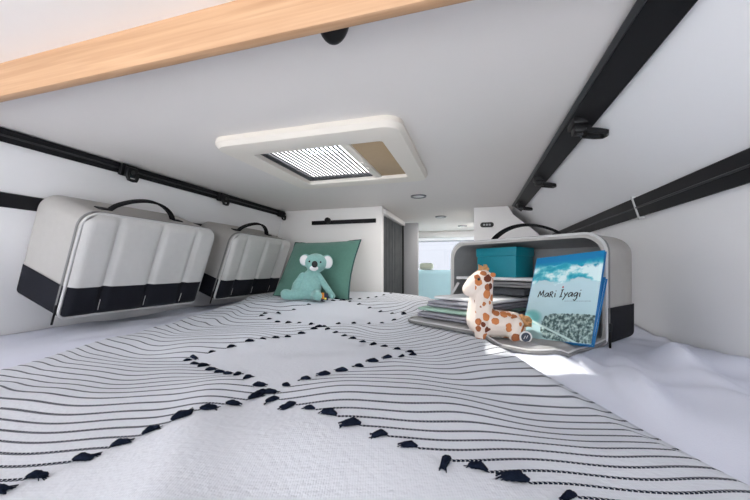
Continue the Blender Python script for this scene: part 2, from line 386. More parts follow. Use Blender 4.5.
# ------------------------------------------------------------------ wardrobe beside the aisle
w = empty('wardrobe', 'tall wardrobe with dark grey ribbed sliding doors beside the aisle', 'wardrobe', (-0.60, BY+0.05, -1.0))
bm = NB(); bbox(bm, (-0.5, 0.0, 0), (-0.03, 0.75, 1.575)); link('carcass', bm, M['cab'], w, smooth=False)
bm = NB(); bbox(bm, (-0.03, 0.70, 0), (0.125, 0.745, 1.60), 0.003); link('end_panel', bm, M['grey_panel'], w)
bm = NB(); bbox(bm, (-0.03, 0.0, 1.575), (0.012, 0.70, 1.61), 0.003); link('top_rail', bm, M['cab'], w)
for y0, y1 in ((0.02, 0.35), (0.362, 0.69)):
    bm = NB(); n = 22
    for i in range(n):
        a = lerp(y0, y1, i/n); q_ = (0.0, 0.004, -0.004)[(i*5) % 3]; bbox(bm, (-0.028, a, 0.02), (-0.014+q_, a+(y1-y0)/n-0.004, 1.572), 0.002, 1)
    link('sliding_door', bm, M['tambour'], w)
link('front_post', box((-0.03, 0.70-0.012, 0), (0.0, 0.70, 1.575)), M['blackplastic'], w, smooth=False)

# black strip with a sliding knob on the partition
st = empty('wall_rail', 'short black rail with a small knob on the white partition above the green cushion', 'rail', (-0.88, BY, 0.523), group=None)
link('bar', box((-0.24, -0.012, -0.014), (0.24, 0.0, 0.014), 0.002), M['black'], st)
bm = NB(); cyl(bm, (-0.11, -0.012, 0.012), (-0.11, -0.03, 0.012), 0.021, 20); cyl(bm, (-0.11, -0.03, 0.012), (-0.11, -0.036, 0.012), 0.016, 20)
bbox(bm, (-0.126, -0.024, -0.012), (-0.094, -0.012, 0.02), 0.003); link('knob', bm, M['blackplastic'], st)

# overhead cabinet right of the aisle
oc = empty('overhead_cabinet', 'white overhead cabinet with a black oval vent, behind the open bag', 'cabinet', (0.0, 2.42, -1.0))
bm = NB()
pr = [(0.0, 0), (0.54, 0), (0.54, 1.18), (0.50, 1.30), (0.40, 1.43), (0.25, 1.56), (0.22, 1.617), (0.0, 1.617)]
a = [bm.verts.new((x, 0, z)) for x, z in pr]; b = [bm.verts.new((x, 1.3, z)) for x, z in pr]
bm.faces.new(a); bm.faces.new(b[::-1])
for i in range(len(pr)): bm.faces.new((a[i], b[i], b[(i+1) % len(pr)], a[(i+1) % len(pr)]))
link('carcass', bm, M['cab'], oc, smooth=False)
def oval(w_, h_, n=10):
    r = h_/2; o = []
    for s_, a0 in ((1, -PI/2), (-1, PI/2)):
        for i in range(n+1):
            t_ = a0+PI*i/n; o.append((s_*(w_/2-r)+r*math.cos(t_), r*math.sin(t_)))
    return o
def plate(bm, pts, y0, y1, fn=lambda x, y, z: (x, y, z)):
    a = [bm.verts.new(fn(x, y0, z)) for x, z in pts]; b = [bm.verts.new(fn(x, y1, z)) for x, z in pts]
    bm.faces.new(a[::-1]); bm.faces.new(b); n = len(pts)
    for i in range(n): bm.faces.new((a[i], a[(i+1) % n], b[(i+1) % n], b[i]))
    return bm
bm = plate(NB(), oval(0.088, 0.034), -0.006, 0.0); bm.transform(Matrix.Translation((0.085, 0, 1.495))); v_ = link('vent', bm, M['vent'], oc)
bm = NB()
for i in range(3): bbox(bm, (0.060+i*0.018, -0.009, 1.489), (0.073+i*0.018, -0.006, 1.501), 0.002, 1)
link('vent_slots', bm, M['grey_panel'], v_)
link('side_catch', box((-0.012, -0.012, 1.24), (0.006, 0.004, 1.262), 0.003), M['blackplastic'], oc)
bm = NB(); bbox(bm, (-0.004, -0.004, 1.36), (0.40, 0.0, 1.364)); link('door_gap', bm, M['rail_edge'], oc, smooth=False)

# ------------------------------------------------------------------ seats in the cab
def seat(x, y, label):
    s_ = empty('cab_seat', label, 'seat', (x, y, -1.0), group=None)
    bm = NB(); bbox(bm, (-0.30, 0, 0.35), (0.30, 0.16, 1.175), 0.05, 4); link('backrest', bm, M['seat_blue'], s_)
    bm = NB(); bbox(bm, (-0.31, -0.012, 0.30), (0.31, 0.02, 0.62), 0.01, 2); link('lower_band', bm, M['seat_teal'], s_)
    bm = NB(); bbox(bm, (-0.22, 0.02, 1.178), (-0.05, 0.13, 1.262), 0.035, 4); link('headrest', bm, M['headrest'], s_)
    for x_ in (-0.17, -0.10): link('headrest_post', cyl(NB(), (x_, 0.075, 1.13), (x_, 0.075, 1.22), 0.008, 8), M['chrome'], s_)
    bm = NB(); bbox(bm, (-0.28, -0.02, 0.0), (0.28, 0.5, 0.42), 0.04, 3); link('seat_base', bm, M['seat_teal'], s_)
seat(-0.43, 4.1, 'pale blue cab seat with a sage headrest, seen down the aisle')

# ------------------------------------------------------------------ rails along the roof edges
def band(p0, p1, wid, th, y0, y1, o=0.0):
    """flat band between two profile points, lying on the wall; th = thickness towards the room"""
    a, b = Vector((p0[0], 0, p0[1])), Vector((p1[0], 0, p1[1])); d = (b-a).normalized()
    n = Vector((-d.z, 0, d.x));
    if n.dot(Vector((-0.5, 0, 0.2))-a) < 0: n = -n
    bm = NB(); q = [a+n*o, b+n*o, b+n*(o+th), a+n*(o+th)]
    A = [bm.verts.new((v.x, y0, v.z)) for v in q]; B = [bm.verts.new((v.x, y1, v.z)) for v in q]
    bm.faces.new(A); bm.faces.new(B[::-1])
    for i in range(4): bm.faces.new((A[i], B[i], B[(i+1) % 4], A[(i+1) % 4]))
    bmesh.ops.bevel(bm, geom=bm.edges[:], offset=0.0015, segments=1, affect='EDGES')
    return bm, a, d, n
def rail(label, p0, p1, th, y0, y1, clips=(), ridge=True, edge=False, arm=0.85):
    mid = ((p0[0]+p1[0])/2, y0, (p0[1]+p1[1])/2)
    e = empty('roof_rail' if mid[2] > 0.55 else 'wall_rail', label, 'rail', mid, group='black rails along the van walls')
    sh = Matrix.Translation(-Vector(mid))
    bm, a, d, n = band(p0, p1, 0, th, y0, y1); bm.transform(sh); link('channel', bm, M['black'], e)
    if edge:
        q0 = a + n*0.0; bm2 = NB(); L = (Vector((p1[0], 0, p1[1]))-a).length
        bm2, *_ = band((a.x-d.x*0.006, a.z-d.z*0.006), (a.x+d.x*0.007, a.z+d.z*0.007), 0, th+0.004, y0, y1); bm2.transform(sh); link('edge_strip', bm2, M['rail_edge'], e, label='lighter grey edge strip')
    if ridge:
        m_ = (Vector((p0[0], 0, p0[1]))*0.5+Vector((p1[0], 0, p1[1]))*0.5)
        bm2, *_ = band((m_.x-d.x*0.003, m_.z-d.z*0.003), (m_.x+d.x*0.003, m_.z+d.z*0.003), 0, th+0.003, y0, y1); bm2.transform(sh); link('ridge', bm2, M['rail_edge'], e)
    for y in clips:
        c = a.lerp(Vector((p1[0], 0, p1[1])), 0.55) + n*th + Vector((0, y, 0)) - Vector(mid)
        fr = Matrix((( d.x, 0, n.x, c.x), (0, 1, 0, c.y), (d.z, 0, n.z, c.z), (0, 0, 0, 1)))   # x along band width, z out of wall
        if arm == 0.85: fr = Matrix(((1, 0, 0, c.x), (0, 1, 0, c.y), (0, 0, -1, c.z+0.008), (0, 0, 0, 1)))       # hangs level below the right rail
        bm = NB()
        bbox(bm, (-0.016, -0.022, 0.0), (0.016, 0.022, 0.012), 0.003)
        bbox(bm, (-0.012, -0.014, 0.010), (0.014, 0.014, 0.024), 0.003)
        pts = [(x*arm, yy, z) for x, yy, z in ((0.006, -0.013, 0.022), (0.030, -0.013, 0.026), (0.044, -0.010, 0.028), (0.047, 0.0, 0.0285), (0.044, 0.010, 0.028), (0.030, 0.013, 0.026), (0.006, 0.013, 0.022))]
        sweep(bm, [Vector((x, yy, z)) for x, yy, z in pts], rect(0.008, 0.009))
        bm.transform(fr @ Matrix.Scale(1.5, 4)); k = link('rail_clip', bm, M['blackplastic'], e)
        bm = NB(); cyl(bm, (0.0, 0.0, 0.034), (0.0, 0.0, 0.039), 0.008, 12); bm.transform(fr); link('screw', bm, M['rail_edge'], k)
    return e
rail('black rail with three clips along the right edge of the ceiling', (0.254, 0.620), (0.305, 0.580), 0.014, Y0+0.05, 2.38, (1.02, 1.60, 2.2), ridge=False, edge=True)
rail('black rail with three clips along the left edge of the ceiling above the grey bags', (-1.354, 0.620), (-1.367, 0.582), 0.014, Y0+0.05, 2.19, (1.02, 1.55, 2.14), ridge=True, arm=0.45)
rail('long black lower rail on the right wall, nearer piece before the pale joint', (0.499, 0.425), (0.517, 0.366), 0.016, Y0+0.05, 1.255)
rail('black lower rail on the right wall, farther piece running in behind the open bag', (0.499, 0.425), (0.517, 0.366), 0.016, 1.262, 2.41)
jb, *_ = band((0.497, 0.432), (0.519, 0.359), 0, 0.018, 1.253, 1.264)
tag(link('rail_joint', jb, M['piping']), 'thin pale joint strip between the two lower rail pieces on the right wall', 'joint')
rail('black lower rail on the left wall behind the grey bags', (-1.408, 0.437), (-1.423, 0.394), 0.012, Y0+0.05, 2.19, ridge=False)

# black catch behind the oak edging
ck = empty('ceiling_catch', 'black rounded catch under the oak trim at the top', 'catch', (-0.222, 0.512, CZ))
bm = NB(); bb = NB()
ball(bb, (0, 0, 0), (0.029, 0.036, 0.050), seg=28)
bmesh.ops.bisect_plane(bb, geom=bb.verts[:]+bb.edges[:]+bb.faces[:], plane_co=(0, 0, 0), plane_no=(0, 0, 1), clear_outer=True)
bmesh.ops.holes_fill(bb, edges=bb.edges[:]); merge(bm, bb)
for v in bm.verts: v.co.y *= 0.7
link('knob', bm, M['blackplastic'], ck)
bm = NB(); cyl(bm, (0, 0, -0.004), (0, 0, 0), 0.024, 28); link('base_plate', bm, M['blackplastic'], ck)

# ------------------------------------------------------------------ roof light
sk = empty('roof_light', 'cream framed square roof light with a slatted blind and a beige shade in the ceiling', 'skylight', (-0.50, 1.195, CZ))
def rrect(x0, x1, y0, y1, r, n=6):
    o = []
    for cx, cy, a0 in ((x1-r, y0+r, -PI/2), (x1-r, y1-r, 0), (x0+r, y1-r, PI/2), (x0+r, y0+r, PI)):
        for i in range(n+1):
            t_ = a0+PI/2*i/n; o.append((cx+r*math.cos(t_), cy+r*math.sin(t_)))
    return o
def frame_ring(loops):
    bm = NB(); rs = [[bm.verts.new((x, y, z)) for x, y in pts] for pts, z in loops]; n = len(rs[0])
    for A, B in zip(rs, rs[1:]+rs[:1]):
        for i in range(n): bm.faces.new((A[i], A[(i+1) % n], B[(i+1) % n], B[i]))
    return bm
fr = frame_ring([(rrect(-0.322, 0.305, -0.305, 0.315, 0.05), 0.0), (rrect(-0.324, 0.307, -0.307, 0.317, 0.05), -0.016), (rrect(-0.314, 0.297, -0.297, 0.307, 0.045), -0.030), (rrect(-0.290, 0.275, -0.275, 0.285, 0.04), -0.034),
                 (rrect(-0.238, 0.228, -0.195, 0.232, 0.012), -0.028), (rrect(-0.234, 0.224, -0.191, 0.228, 0.012), 0.0)])
link('frame', fr, M['cream'], sk)
bm = NB()
for lo, hi in (((-0.262, -0.228), (-0.240, 0.268)), ((0.230, -0.228), (0.253, 0.268)), ((-0.262, -0.228), (0.253, -0.197)), ((-0.262, 0.235), (0.253, 0.268))):
    bbox(bm, (*lo, 0.001), (*hi, 0.11))
link('shaft', bm, M['cab'], sk, smooth=False)
# slatted blind: dark edge channels and thin dark slats over the pane
bm = NB(); ns = 18
for i in range(ns):
    x = lerp(-0.215, 0.075, i/(ns-1)); bbox(bm, (x-0.0042, -0.18, -0.010), (x+0.0042, 0.215, -0.008))
link('slatted_blind', bm, M['slat'], sk, smooth=False)
bm = NB(); bbox(bm, (-0.235, -0.192, -0.014), (-0.214, 0.229, -0.001), 0.002); bbox(bm, (-0.214, 0.205, -0.014), (0.085, 0.229, -0.001), 0.002); bbox(bm, (-0.214, -0.192, -0.014), (0.085, -0.176, -0.001), 0.002)
link('blind_channel', bm, M['slat'], sk)
link('pull_bar', box((0.080, -0.192, -0.022), (0.112, 0.229, -0.004), 0.004), M['cream'], sk)
link('shade', box((0.112, -0.192, -0.015), (0.224, 0.229, -0.008), 0.001), M['beige'], sk, label='beige fabric shade')
for y_ in (0.0, 0.07): link('latch', box((0.088, y_, -0.027), (0.102, y_+0.025, -0.020), 0.003), M['cream'], sk)
bm = NB(); grid(bm, 10, 10, lambda u, v: Vector((lerp(-0.262, 0.253, u), lerp(-0.228, 0.268, v), 0.11+0.03*(1-(2*u-1)**4)*(1-(2*v-1)**4)))); link('dome_pane', bm, M['glass'], sk)

# recessed ceiling lights
def spot(x, y, label):
    e = empty('ceiling_light', label, 'light', (x, y, CZ), group='recessed ceiling lights')
    bm = frame_ring([([(a, b) for a, b in circ(0.046, 32)], 0.0), (circ(0.044, 32), -0.007), (circ(0.034, 32), -0.006), (circ(0.033, 32), 0.0)]); link('ring', bm, M['chrome'], e)
    bm = NB(); cyl(bm, (0, 0, -0.004), (0, 0, 0), 0.0335, 32); link('diffuser', bm, M['diffuser'], e)
    ld = bpy.data.lights.new('ceiling_lamp', 'AREA'); ld.shape = 'DISK'; ld.size = 0.05; ld.energy = 1.9; ld.color = (1.0, 0.95, 0.9)  # light added at the unlit fittings to brighten the depth of the van
    lo_ = bpy.data.objects.new('lamp', ld); COL.objects.link(lo_); lo_.parent = e; lo_.location = (0, 0, -0.008)
spot(-0.31, 1.95, 'round recessed ceiling light nearest the roof light')
spot(-0.26, 2.78, 'second round ceiling light, further down the aisle')
spot(-0.11, 3.45, 'farthest small round ceiling light, near the pale roof beam')

# ------------------------------------------------------------------ bed
bb_ = empty('bed_platform', 'bed platform carrying the mattress across the van', 'bed', (-0.47, 0.9, -1.0))
link('deck', box((-1.06, -1.25, 0.76), (1.05, 1.26, 0.80), 0.004), M['cab'], bb_)
link('front_board', box((-1.06, 1.22, 0.0), (1.05, 1.24, 0.76)), M['cab'], bb_, smooth=False)
mt = link('mattress', box((-1.06, -1.25, 0.0), (1.05, 1.22, 0.128), 0.03, 3), M['mattress']); mt.location = (-0.47, 0.9, -0.20)
tag(mt, 'thick mattress filling the van under the white sheet', 'mattress')

RL, RR = -0.79, 0.362
def redge(t): return RR + 0.012*math.sin(t*5.0) + 0.02*sst(0.5, 0.2, t)
def ledge(t): return RL + 0.012*math.sin(t*7.0+1)
def bl_top(r, t):
    z = 0.006*math.sin(r*9+t*3.2) + 0.005*math.sin(t*11-r*4+1.0) + 0.006*noise.noise(Vector((r*5-t*3, r*2+t*7, 9.1))) + 0.014*noise.noise(Vector((r*3.0, t*3.4, 0.3))) + 0.004*noise.noise(Vector((r*9, t*9, 2.3)))
    z += 0.014*math.exp(-((r+0.25+0.3*(t-.5))/0.05)**2)*sst(0.75, 0.35, t)            # soft fold running through the near white patch
    z += 0.030*sst(1.45, 1.72, t)
    z *= 1 - 0.75*sst(0.0, 0.15, r)*sst(0.75, 0.95, t)*(1-sst(1.45, 1.6, t))    # calmer under the flap
    return z
def bl_z(r, t):
    k = sst(0.0, 0.05, min(redge(t)-r, r-ledge(t)))
    return lerp(-0.0245, bl_top(r, t), k)
def sheet_z(x, y):
    r, t = inv(x, y); z = -0.034
    out = max(r-redge(t), ledge(t)-r)
    k = sst(-0.02, 0.10, out)
    h = 0.020*noise.noise(Vector((x*4.5, y*2.2, 5.0))) + 0.010*noise.noise(Vector((x*11, y*6, 1.0)))
    if r > 0:                               # crumpled duvet sheet on the right
        for (ax, ay, bx, by, hh, ww) in ((0.45, 1.0, 0.36, 0.42, 0.030, 0.045), (0.56, 0.95, 0.46, 0.30, 0.034, 0.04), (0.35, 0.98, 0.26, 0.60, 0.020, 0.025), (0.52, 1.16, 0.42, 0.85, 0.022, 0.022), (0.30, 0.80, 0.24, 0.45, 0.014, 0.03)):
            d = Vector((bx-ax, by-ay)); L = d.length; d /= L; p = Vector((x-ax, y-ay)); s_ = p.dot(d); q = abs(p.x*d.y-p.y*d.x)
            h += 0.75*hh*math.exp(-(q/ww)**2)*sst(-0.08, 0.06, s_)*sst(L+0.08, L-0.06, s_)
        h += 0.012
        h *= 1 - 0.9*sst(1.02, 1.16, y)*sst(0.62, 0.50, x)
        wl = 0.585
        h += 0.008*math.sin((x*0.9+y*0.35)*60+6*noise.noise(Vector((x*5, y*4, 2.0))))*sst(0.3, 1.0, y)*0.5 + 0.004*noise.noise(Vector((x*24-y*8, y*9, 3.0)))
        drop = 0.045*sst(0.44, 0.585, x)*sst(1.05, 0.75, y)
        return z + max(h-drop, -0.03)*k
    else:
        for c_, hh, ww in ((-1.20, 0.014, 0.03), (-1.31, 0.010, 0.025), (-1.43, 0.016, 0.05)):
            h += hh*math.exp(-((x-c_-0.05*math.sin(y*4+c_*9))/ww)**2)
        h = h*0.8+0.004
        h = min(h, 0.030)
    return z + max(h, -0.004)*k
bm = NB()
grid(bm, 190, 210, lambda u, v: (lambda x, y: Vector((x, y, sheet_z(x, y))))(lerp(-1.53, 0.577, u), lerp(-0.35, 2.12, v)))
sh = link('bed_sheet', bm, M['sheet']); tag(sh, 'crumpled white sheet covering the bed, showing at both sides of the striped blanket', 'sheet')
so = sh.modifiers.new('thickness', 'SOLIDIFY'); so.thickness = 0.004; so.offset = -1

TN = 0.10
def bl_tmax(r): return (2.12 - S*r)/C - 0.02*sst(-0.1, 0.3, r)
NMID = [(0.0, -16.5), (0.302, -1.0), (0.323, 0.0), (0.409, 4.0), (0.463, 6.1), (0.53, 8.4), (0.55, 9.2), (0.772, 18.3), (1.08, 27.5), (1.45, 35.0), (1.75, 40.5), (2.6, 55.0)]
NRIGHT = [(0.0, -16.5), (0.302, -1.0), (0.323, 0.0), (0.409, 4.0), (0.463, 6.1), (0.53, 8.6), (0.60, 10.6), (0.686, 13.0), (0.774, 15.6), (0.884, 18.0), (1.08, 23.0), (1.45, 31.0), (1.75, 37.0), (2.6, 52.0)]
def table(T, t):
    for (a, x), (b, y) in zip(T, T[1:]):
        if t <= b: return lerp(x, y, (t-a)/(b-a))
    return T[-1][1]
def nstripe(r, t): return lerp(table(NMID, t), table(NRIGHT, t), sst(0.05, 0.30, r))
def half_width(n_, right):
    if n_ < 8.4: return 0.031*(8.4-n_)*(1.0 if right else 0.68)
    if n_ < 27.5: return 0.275*(1-abs(n_-17.95)/9.55)
    if n_ < 40.5: return 0.33*(1-abs(n_-34.0)/6.5)
    return 0.30*(1-abs(n_-47.0)/6.5)
def phase(r, t):
    k = 0.25 + 0.55*sst(0.85, 1.4, t)
    w_ = max(0.0, -0.52-r)
    tp = max(0.0, t - k*w_*sst(0, 0.12, w_) + 0.006*math.sin(r*17+t*6)*(0.5+t) + 0.004*math.sin(r*41+t*13)*(0.4+t) + 0.016*noise.noise(Vector((r*6, t*5, 7.0)))*(0.4+t))
    return nstripe(r, tp)
def edge_dist(r, t): return abs(r-RC) - half_width(phase(r, t), r > RC)
def bl_pt(u, v):
    t = lerp(TN, 1.0, v); tt = t
    r = lerp(ledge(1.0), redge(1.0), u)
    t = lerp(TN, bl_tmax(r), v)
    r = lerp(ledge(t), redge(t), u)
    return r, t
bm = NB()
grid(bm, 150, 260, lambda u, v: (lambda p: RT(p[0], p[1], bl_z(*p)))(bl_pt(u, v)), 'pattern', lambda u, v: (lambda p: (edge_dist(*p), phase(*p)))(bl_pt(u, v)), 'weave', lambda u, v: bl_pt(u, v))
bl = empty('throw_blanket', 'white woven throw blanket with navy dashed stripes and tassels spread over the bed', 'blanket', RT(-0.2, 1.1, -0.02))
o = link('cloth', bm, M['blanket']); o.parent = bl; o.matrix_parent_inverse = Matrix.Translation(-bl.location)
so = o.modifiers.new('thickness', 'SOLIDIFY'); so.thickness = 0.005; so.offset = -1

# tassels where each stripe stops at a diamond
def tassel_mesh(seed):
    rnd = random.Random(seed); bm = NB(); b1 = NB()
    L = 0.019
    limb(b1, [(0, 0, 0.004), (L*0.45, rnd.uniform(-.002, .002), 0.006), (L, rnd.uniform(-.004, .004), 0.004)], [0.0026, 0.0052, 0.0040], 5)
    for v in b1.verts: v.co.z = max(v.co.z*0.95, -0.001)
    b1 = remesh(b1, 0.0013, 2, 0.0011, 600); merge(bm, b1)
    for i in range(7):
        a = rnd.uniform(-0.7, 0.7); q = L+rnd.uniform(0.003, 0.009)
        tube(bm, [(L*0.6, rnd.uniform(-.003, .003), 0.005), (L*0.95, a*0.006, rnd.uniform(0.003, 0.007)), (q, a*0.012, rnd.uniform(0.0005, 0.004))], 0.0007, 5)
    me = bpy.data.meshes.new('tassel'); bm.to_mesh(me); bm.free(); me.materials.append(M['navy'])
    for p in me.polygons: p.use_smooth = True
    return me
TM = [tassel_mesh(i) for i in range(6)]
spots = []
def solve_t(r, n_):
    a, b = 0.05, 2.5
    for _ in range(40):
        m_ = (a+b)/2
        if phase(r, m_) < n_: a = m_
        else: b = m_
    return a
for k in range(-5, 56):
    n_ = k+0.5
    for sgn in (1, -1):
        r = RC + sgn*half_width(n_, sgn > 0); t = solve_t(r, n_)
        if t > bl_tmax(r)-0.02: continue
        spots.append((t, r, 0.0 if sgn < 0 else PI))
for k in range(13, 22):
    t = solve_t(RL+0.02, k+0.5); spots.append((t, ledge(t)+0.012, PI))
spots.sort()
yaw = math.atan2(S, C)
def tmat(t, r, a):
    a2 = a + random.uniform(-0.75, 0.75) + (0.5 if random.random() < 0.3 else 0)
    s_ = random.uniform(0.65, 1.0)*(1.0-0.1*sst(0.4, 0.8, t))
    z = bl_z(r, t)
    dx, dy = math.cos(a2), math.sin(a2); e = 0.02
    pit = math.atan2(bl_z(r+e*dx, t+e*dy)-z, e)
    return Matrix.Translation(RT(r, t, z-0.0005)) @ Matrix.Rotation(yaw+a2, 4, 'Z') @ Matrix.Rotation(-pit, 4, 'Y') @ Matrix.Diagonal((s_, s_, s_, 1))
far = NB(); inv_bl = Matrix.Translation(-bl.location)
vis = [s_ for s_ in spots if s_[0] > 0.25]
for i, (t, r, a) in enumerate(vis):
    me = TM[i % 6]; mx = tmat(t, r, a)
    if i < 100:
        q = bpy.data.objects.new('tassel', me); COL.objects.link(q); q.parent = bl; q.matrix_local = inv_bl @ mx
        if i == 0: q['label'] = 'navy yarn tassel'
    else:
        b2 = bmesh.new(); b2.from_mesh(me); b2.transform(inv_bl @ mx); merge(far, b2)
if len(far.verts): link('far_tassels', far, M['navy'], bl, kind='stuff')
else: far.free()

# ------------------------------------------------------------------ bags
BL_, BH, BD = 0.56, 0.365, 0.225
def outline(L, H, rt, rb, zcut=None, n=8):
    o = []
    for cx, cz, r, a0 in ((L-rb, rb, rb, -PI/2), (L-rt, H-rt, rt, 0), (rt, H-rt, rt, PI/2), (rb, rb, rb, PI)):
        for i in range(n+1):
            t_ = a0+PI/2*i/n; o.append((cx+r*math.cos(t_), cz+r*math.sin(t_)))
    return o
def zspan(L, H, rt, rb, x):
    def f(r):
        d = r - min(x, L-x)
        return 0 if d <= 0 else r - math.sqrt(max(0, r*r-d*d))
    return f(rb), H-f(rt)
SEAMS = (0.115, 0.285, 0.455)
ZB = 0.110
def puff(x, z, L, H):
    e = min(1, min(x, L-x)/0.03, min(z, H-z)/0.03 if min(z, H-z) > 0 else 0); e = max(0, e)
    p = 0.016*math.sin(e*PI/2)
    for s_ in SEAMS: p -= 0.011*math.exp(-((x-s_*L/0.57)/0.012)**2)*e
    return p + 0.002*noise.noise(Vector((x*14, z*10, 0)))
def band_pts(o, zb):
    """the part of the outline under zb, from the right side round the foot to the left side"""
    n = len(o); idx = [i for i in range(n) if o[i][1] <= zb]
    low = sorted(idx, key=lambda i: i)
    # outline starts at the foot right corner; left foot corner comes last
    right = [o[i] for i in low if o[i][0] > 0.28]; left = [o[i] for i in low if o[i][0] <= 0.28]
    return [(left[0][0], zb)] + left + right + [(right[-1][0], zb)]
def bag_common(e, L, H, D, rt, rb):
    o = outline(L, H, rt, rb)
    bp = band_pts(o, ZB)
    bm = NB()
    nx = 0.0028
    def off(i):
        a = Vector(bp[max(0, i-1)]); b = Vector(bp[min(len(bp)-1, i+1)]); d = (b-a).normalized(); return Vector((d.y, -d.x))
    A = []; 
    for i, p in enumerate(bp):
        q = Vector(p)+off(i)*nx; A.append((q, Vector(p)-off(i)*0.001))
    loops = [[bm.verts.new((q.x, y, q.y)) for q, _ in A] for y in (0.004, 0.03, D*0.5, D-0.03, D-0.014)]
    inn = [[bm.verts.new((q.x, y, q.y)) for _, q in A] for y in (0.004, D-0.014)]
    for P, Q in zip([inn[0]]+loops, loops+[inn[1]]):
        for i in range(len(P)-1): bm.faces.new((P[i], P[i+1], Q[i+1], Q[i]))
    link('bottom_panel', bm, M['bagdark'], e, label='charcoal lower panel')
    pts = [(x, -0.001, z) for x, z in o]
    bm = tube(NB(), pts, 0.0042, 8, closed=True, up=(0, -1, 0)); link('piping', bm, M['piping'], e, label='pale piping round the front edge')
    o2 = outline(L, H, rt, rb); pts = [(x+ (0.0015 if x > L/2 else -0.0015), 0.014, z+(0.0015 if z > H/2 else -0.0015)) for x, z in o2]
    bm = sweep(NB(), pts, rect(0.003, 0.009), up=(0, -1, 0), closed=True); link('zipper', bm, M['zip'], e)
def handle(e, L, H, y, x0, x1, h):
    pts = [(lerp(x0, x1, i/20), y - 0.02*math.sin(PI*i/20), H + 0.002 + h*math.sin(PI*i/20)**0.7) for i in range(21)]
    bm = sweep(NB(), pts, rect(0.026, 0.009), up=(0, 0, 1))
    hn = link('handle', bm, M['strap'], e, label='black carrying handle')
    for x in (x0, x1):
        s_ = 1 if x == x1 else -1
        bm = box((min(x, x+s_*0.045), y-0.014, H-0.002), (max(x, x+s_*0.045), y+0.014, H+0.004), 0.002); link('handle_tab', bm, M['strap'], hn)
def zip_pull(e, x, y, z, ln=0.03):
    bm = NB(); bbox(bm, (x-0.004, y-0.010, z-0.012), (x+0.004, y-0.001, z+0.012), 0.002)
    bbox(bm, (x-0.003, y-0.008, z-0.012-ln), (x+0.003, y-0.004, z-0.010), 0.0012); link('zipper_pull', bm, M['blackplastic'], e)
def closed_bag(label, mtx, group):
    L, H, D = BL_, BH, BD; rt, rb = 0.055, 0.022
    e = empty('storage_bag', label, 'bag', mtx=mtx, group=group)
    o = outline(L, H, rt, rb); bm = NB(); D2 = D
    # body: walls with a soft rounded back edge, small swell
    rings = []
    for y, ins in ((0.0, 0.0), (0.02, 0.0), (0.06, 0.0), (D*0.5, 0.0), (D-0.06, 0.0), (D-0.02, 0.000), (D-0.008, 0.003), (D, 0.012)):
        rings.append([bm.verts.new((lerp(x, L/2, ins/(L/2)), y, lerp(z, H/2, ins/(H/2)))) for x, z in o])
    n = len(o)
    for A, B in zip(rings, rings[1:]):
        for i in range(n): bm.faces.new((A[i], A[(i+1) % n], B[(i+1) % n], B[i]))
    bm.faces.new(rings[0][::-1]); bm.faces.new(rings[-1])
    link('body', bm, M['bag'], e)
    bag_common(e, L, H, D, rt, rb)
    NX = 72
    def fpanel(z0, z1, nz, lift=0):
        b = NB()
        def fn(u, v):
            x = lerp(0.004, L-0.004, u); lo, hi = zspan(L, H, rt, rb, x); a, c = max(lo+0.003, z0), min(hi-0.003, z1); c = max(a, c)
            z = lerp(a, c, v); return Vector((x, -0.001-puff(x, z, L, H)-lift, z))
        grid(b, NX, nz, fn); return b
    f_ = link('front_panel', fpanel(ZB, H, 22), M['bagfront'], e, label='pale grey front panel in four padded channels')
    link('front_lower_panel', fpanel(0.0, ZB, 12, 0.0008), M['bagdark'], e, label='charcoal lower front panel')
    for s_ in SEAMS:
        bm = NB(); tube(bm, [(s_+0.0, -0.002-puff(s_, z, L, H)-0.001, z) for z in (0.018, 0.03, 0.045, 0.058)], 0.0012, 6); link('seam_stitch', bm, M['piping'], f_)
    handle(e, L, H, D*0.36, 0.13, 0.39, 0.060)
    zip_pull(e, -0.004, 0.014, 0.03, 0.045)
    return e
def left_frame(y, dz=0.0):
    up = Vector((0.35, 0, 0.937)).normalized(); lx = Vector((0, 1, 0)); dy = up.cross(lx)
    m = Matrix.Identity(4)
    for i in range(3): m[i][0] = lx[i]; m[i][1] = dy[i]; m[i][2] = up[i]
    m.translation = Vector((-1.302, y, 0.037+dz)); return m
b1 = closed_bag('pale grey and charcoal storage bag on the left wall, the nearer one', left_frame(0.755), 'closed bags on the left wall')
dup(b1, 'pale grey and charcoal storage bag on the left wall, the farther one beside the cushion', left_frame(1.44), 'closed bags on the left wall')

# the open bag on the right
L, H, D = 0.57, 0.330, 0.235; RT_, RB_ = 0.06, 0.022
N = Vector((0.366, 1.115, -0.026)); Ld = Vector((-0.8, 0.6, 0)); Dd = Vector((0.6, 0.8, 0))
# local x runs from the far end to the near end so that -y is the open side
def bag_mat():
    m = Matrix.Identity(4); xd = -Ld
    for i in range(3): m[i][0] = xd[i]; m[i][1] = Dd[i]; m[i][2] = (0, 0, 1)[i]
    m.translation = N + Ld*L; return m
BM_ = bag_mat()
ob = empty('storage_bag', 'open grey storage bag on the right with clothes inside and its flap folded down', 'bag', mtx=BM_)
o = outline(L, H, RT_, RB_); n = len(o)
def inset(d): return [(lerp(x, L/2, d/(L/2)), lerp(z, H/2, d/(H/2))) for x, z in o]
bm = NB(); rings = []
for y, ins in ((0.0, 0.012), (-0.003, 0.006), (0.0, 0.0), (0.03, 0.0), (D*0.5, 0.0), (D-0.05, 0.0), (D-0.02, 0.002), (D, 0.014)):
    rings.append([bm.verts.new((x, y, z)) for x, z in inset(ins)])
for A, B in zip(rings, rings[1:]):
    for i in range(n): bm.faces.new((A[i], A[(i+1) % n], B[(i+1) % n], B[i]))
bm.faces.new(rings[-1])
link('body', bm, M['bag'], ob)
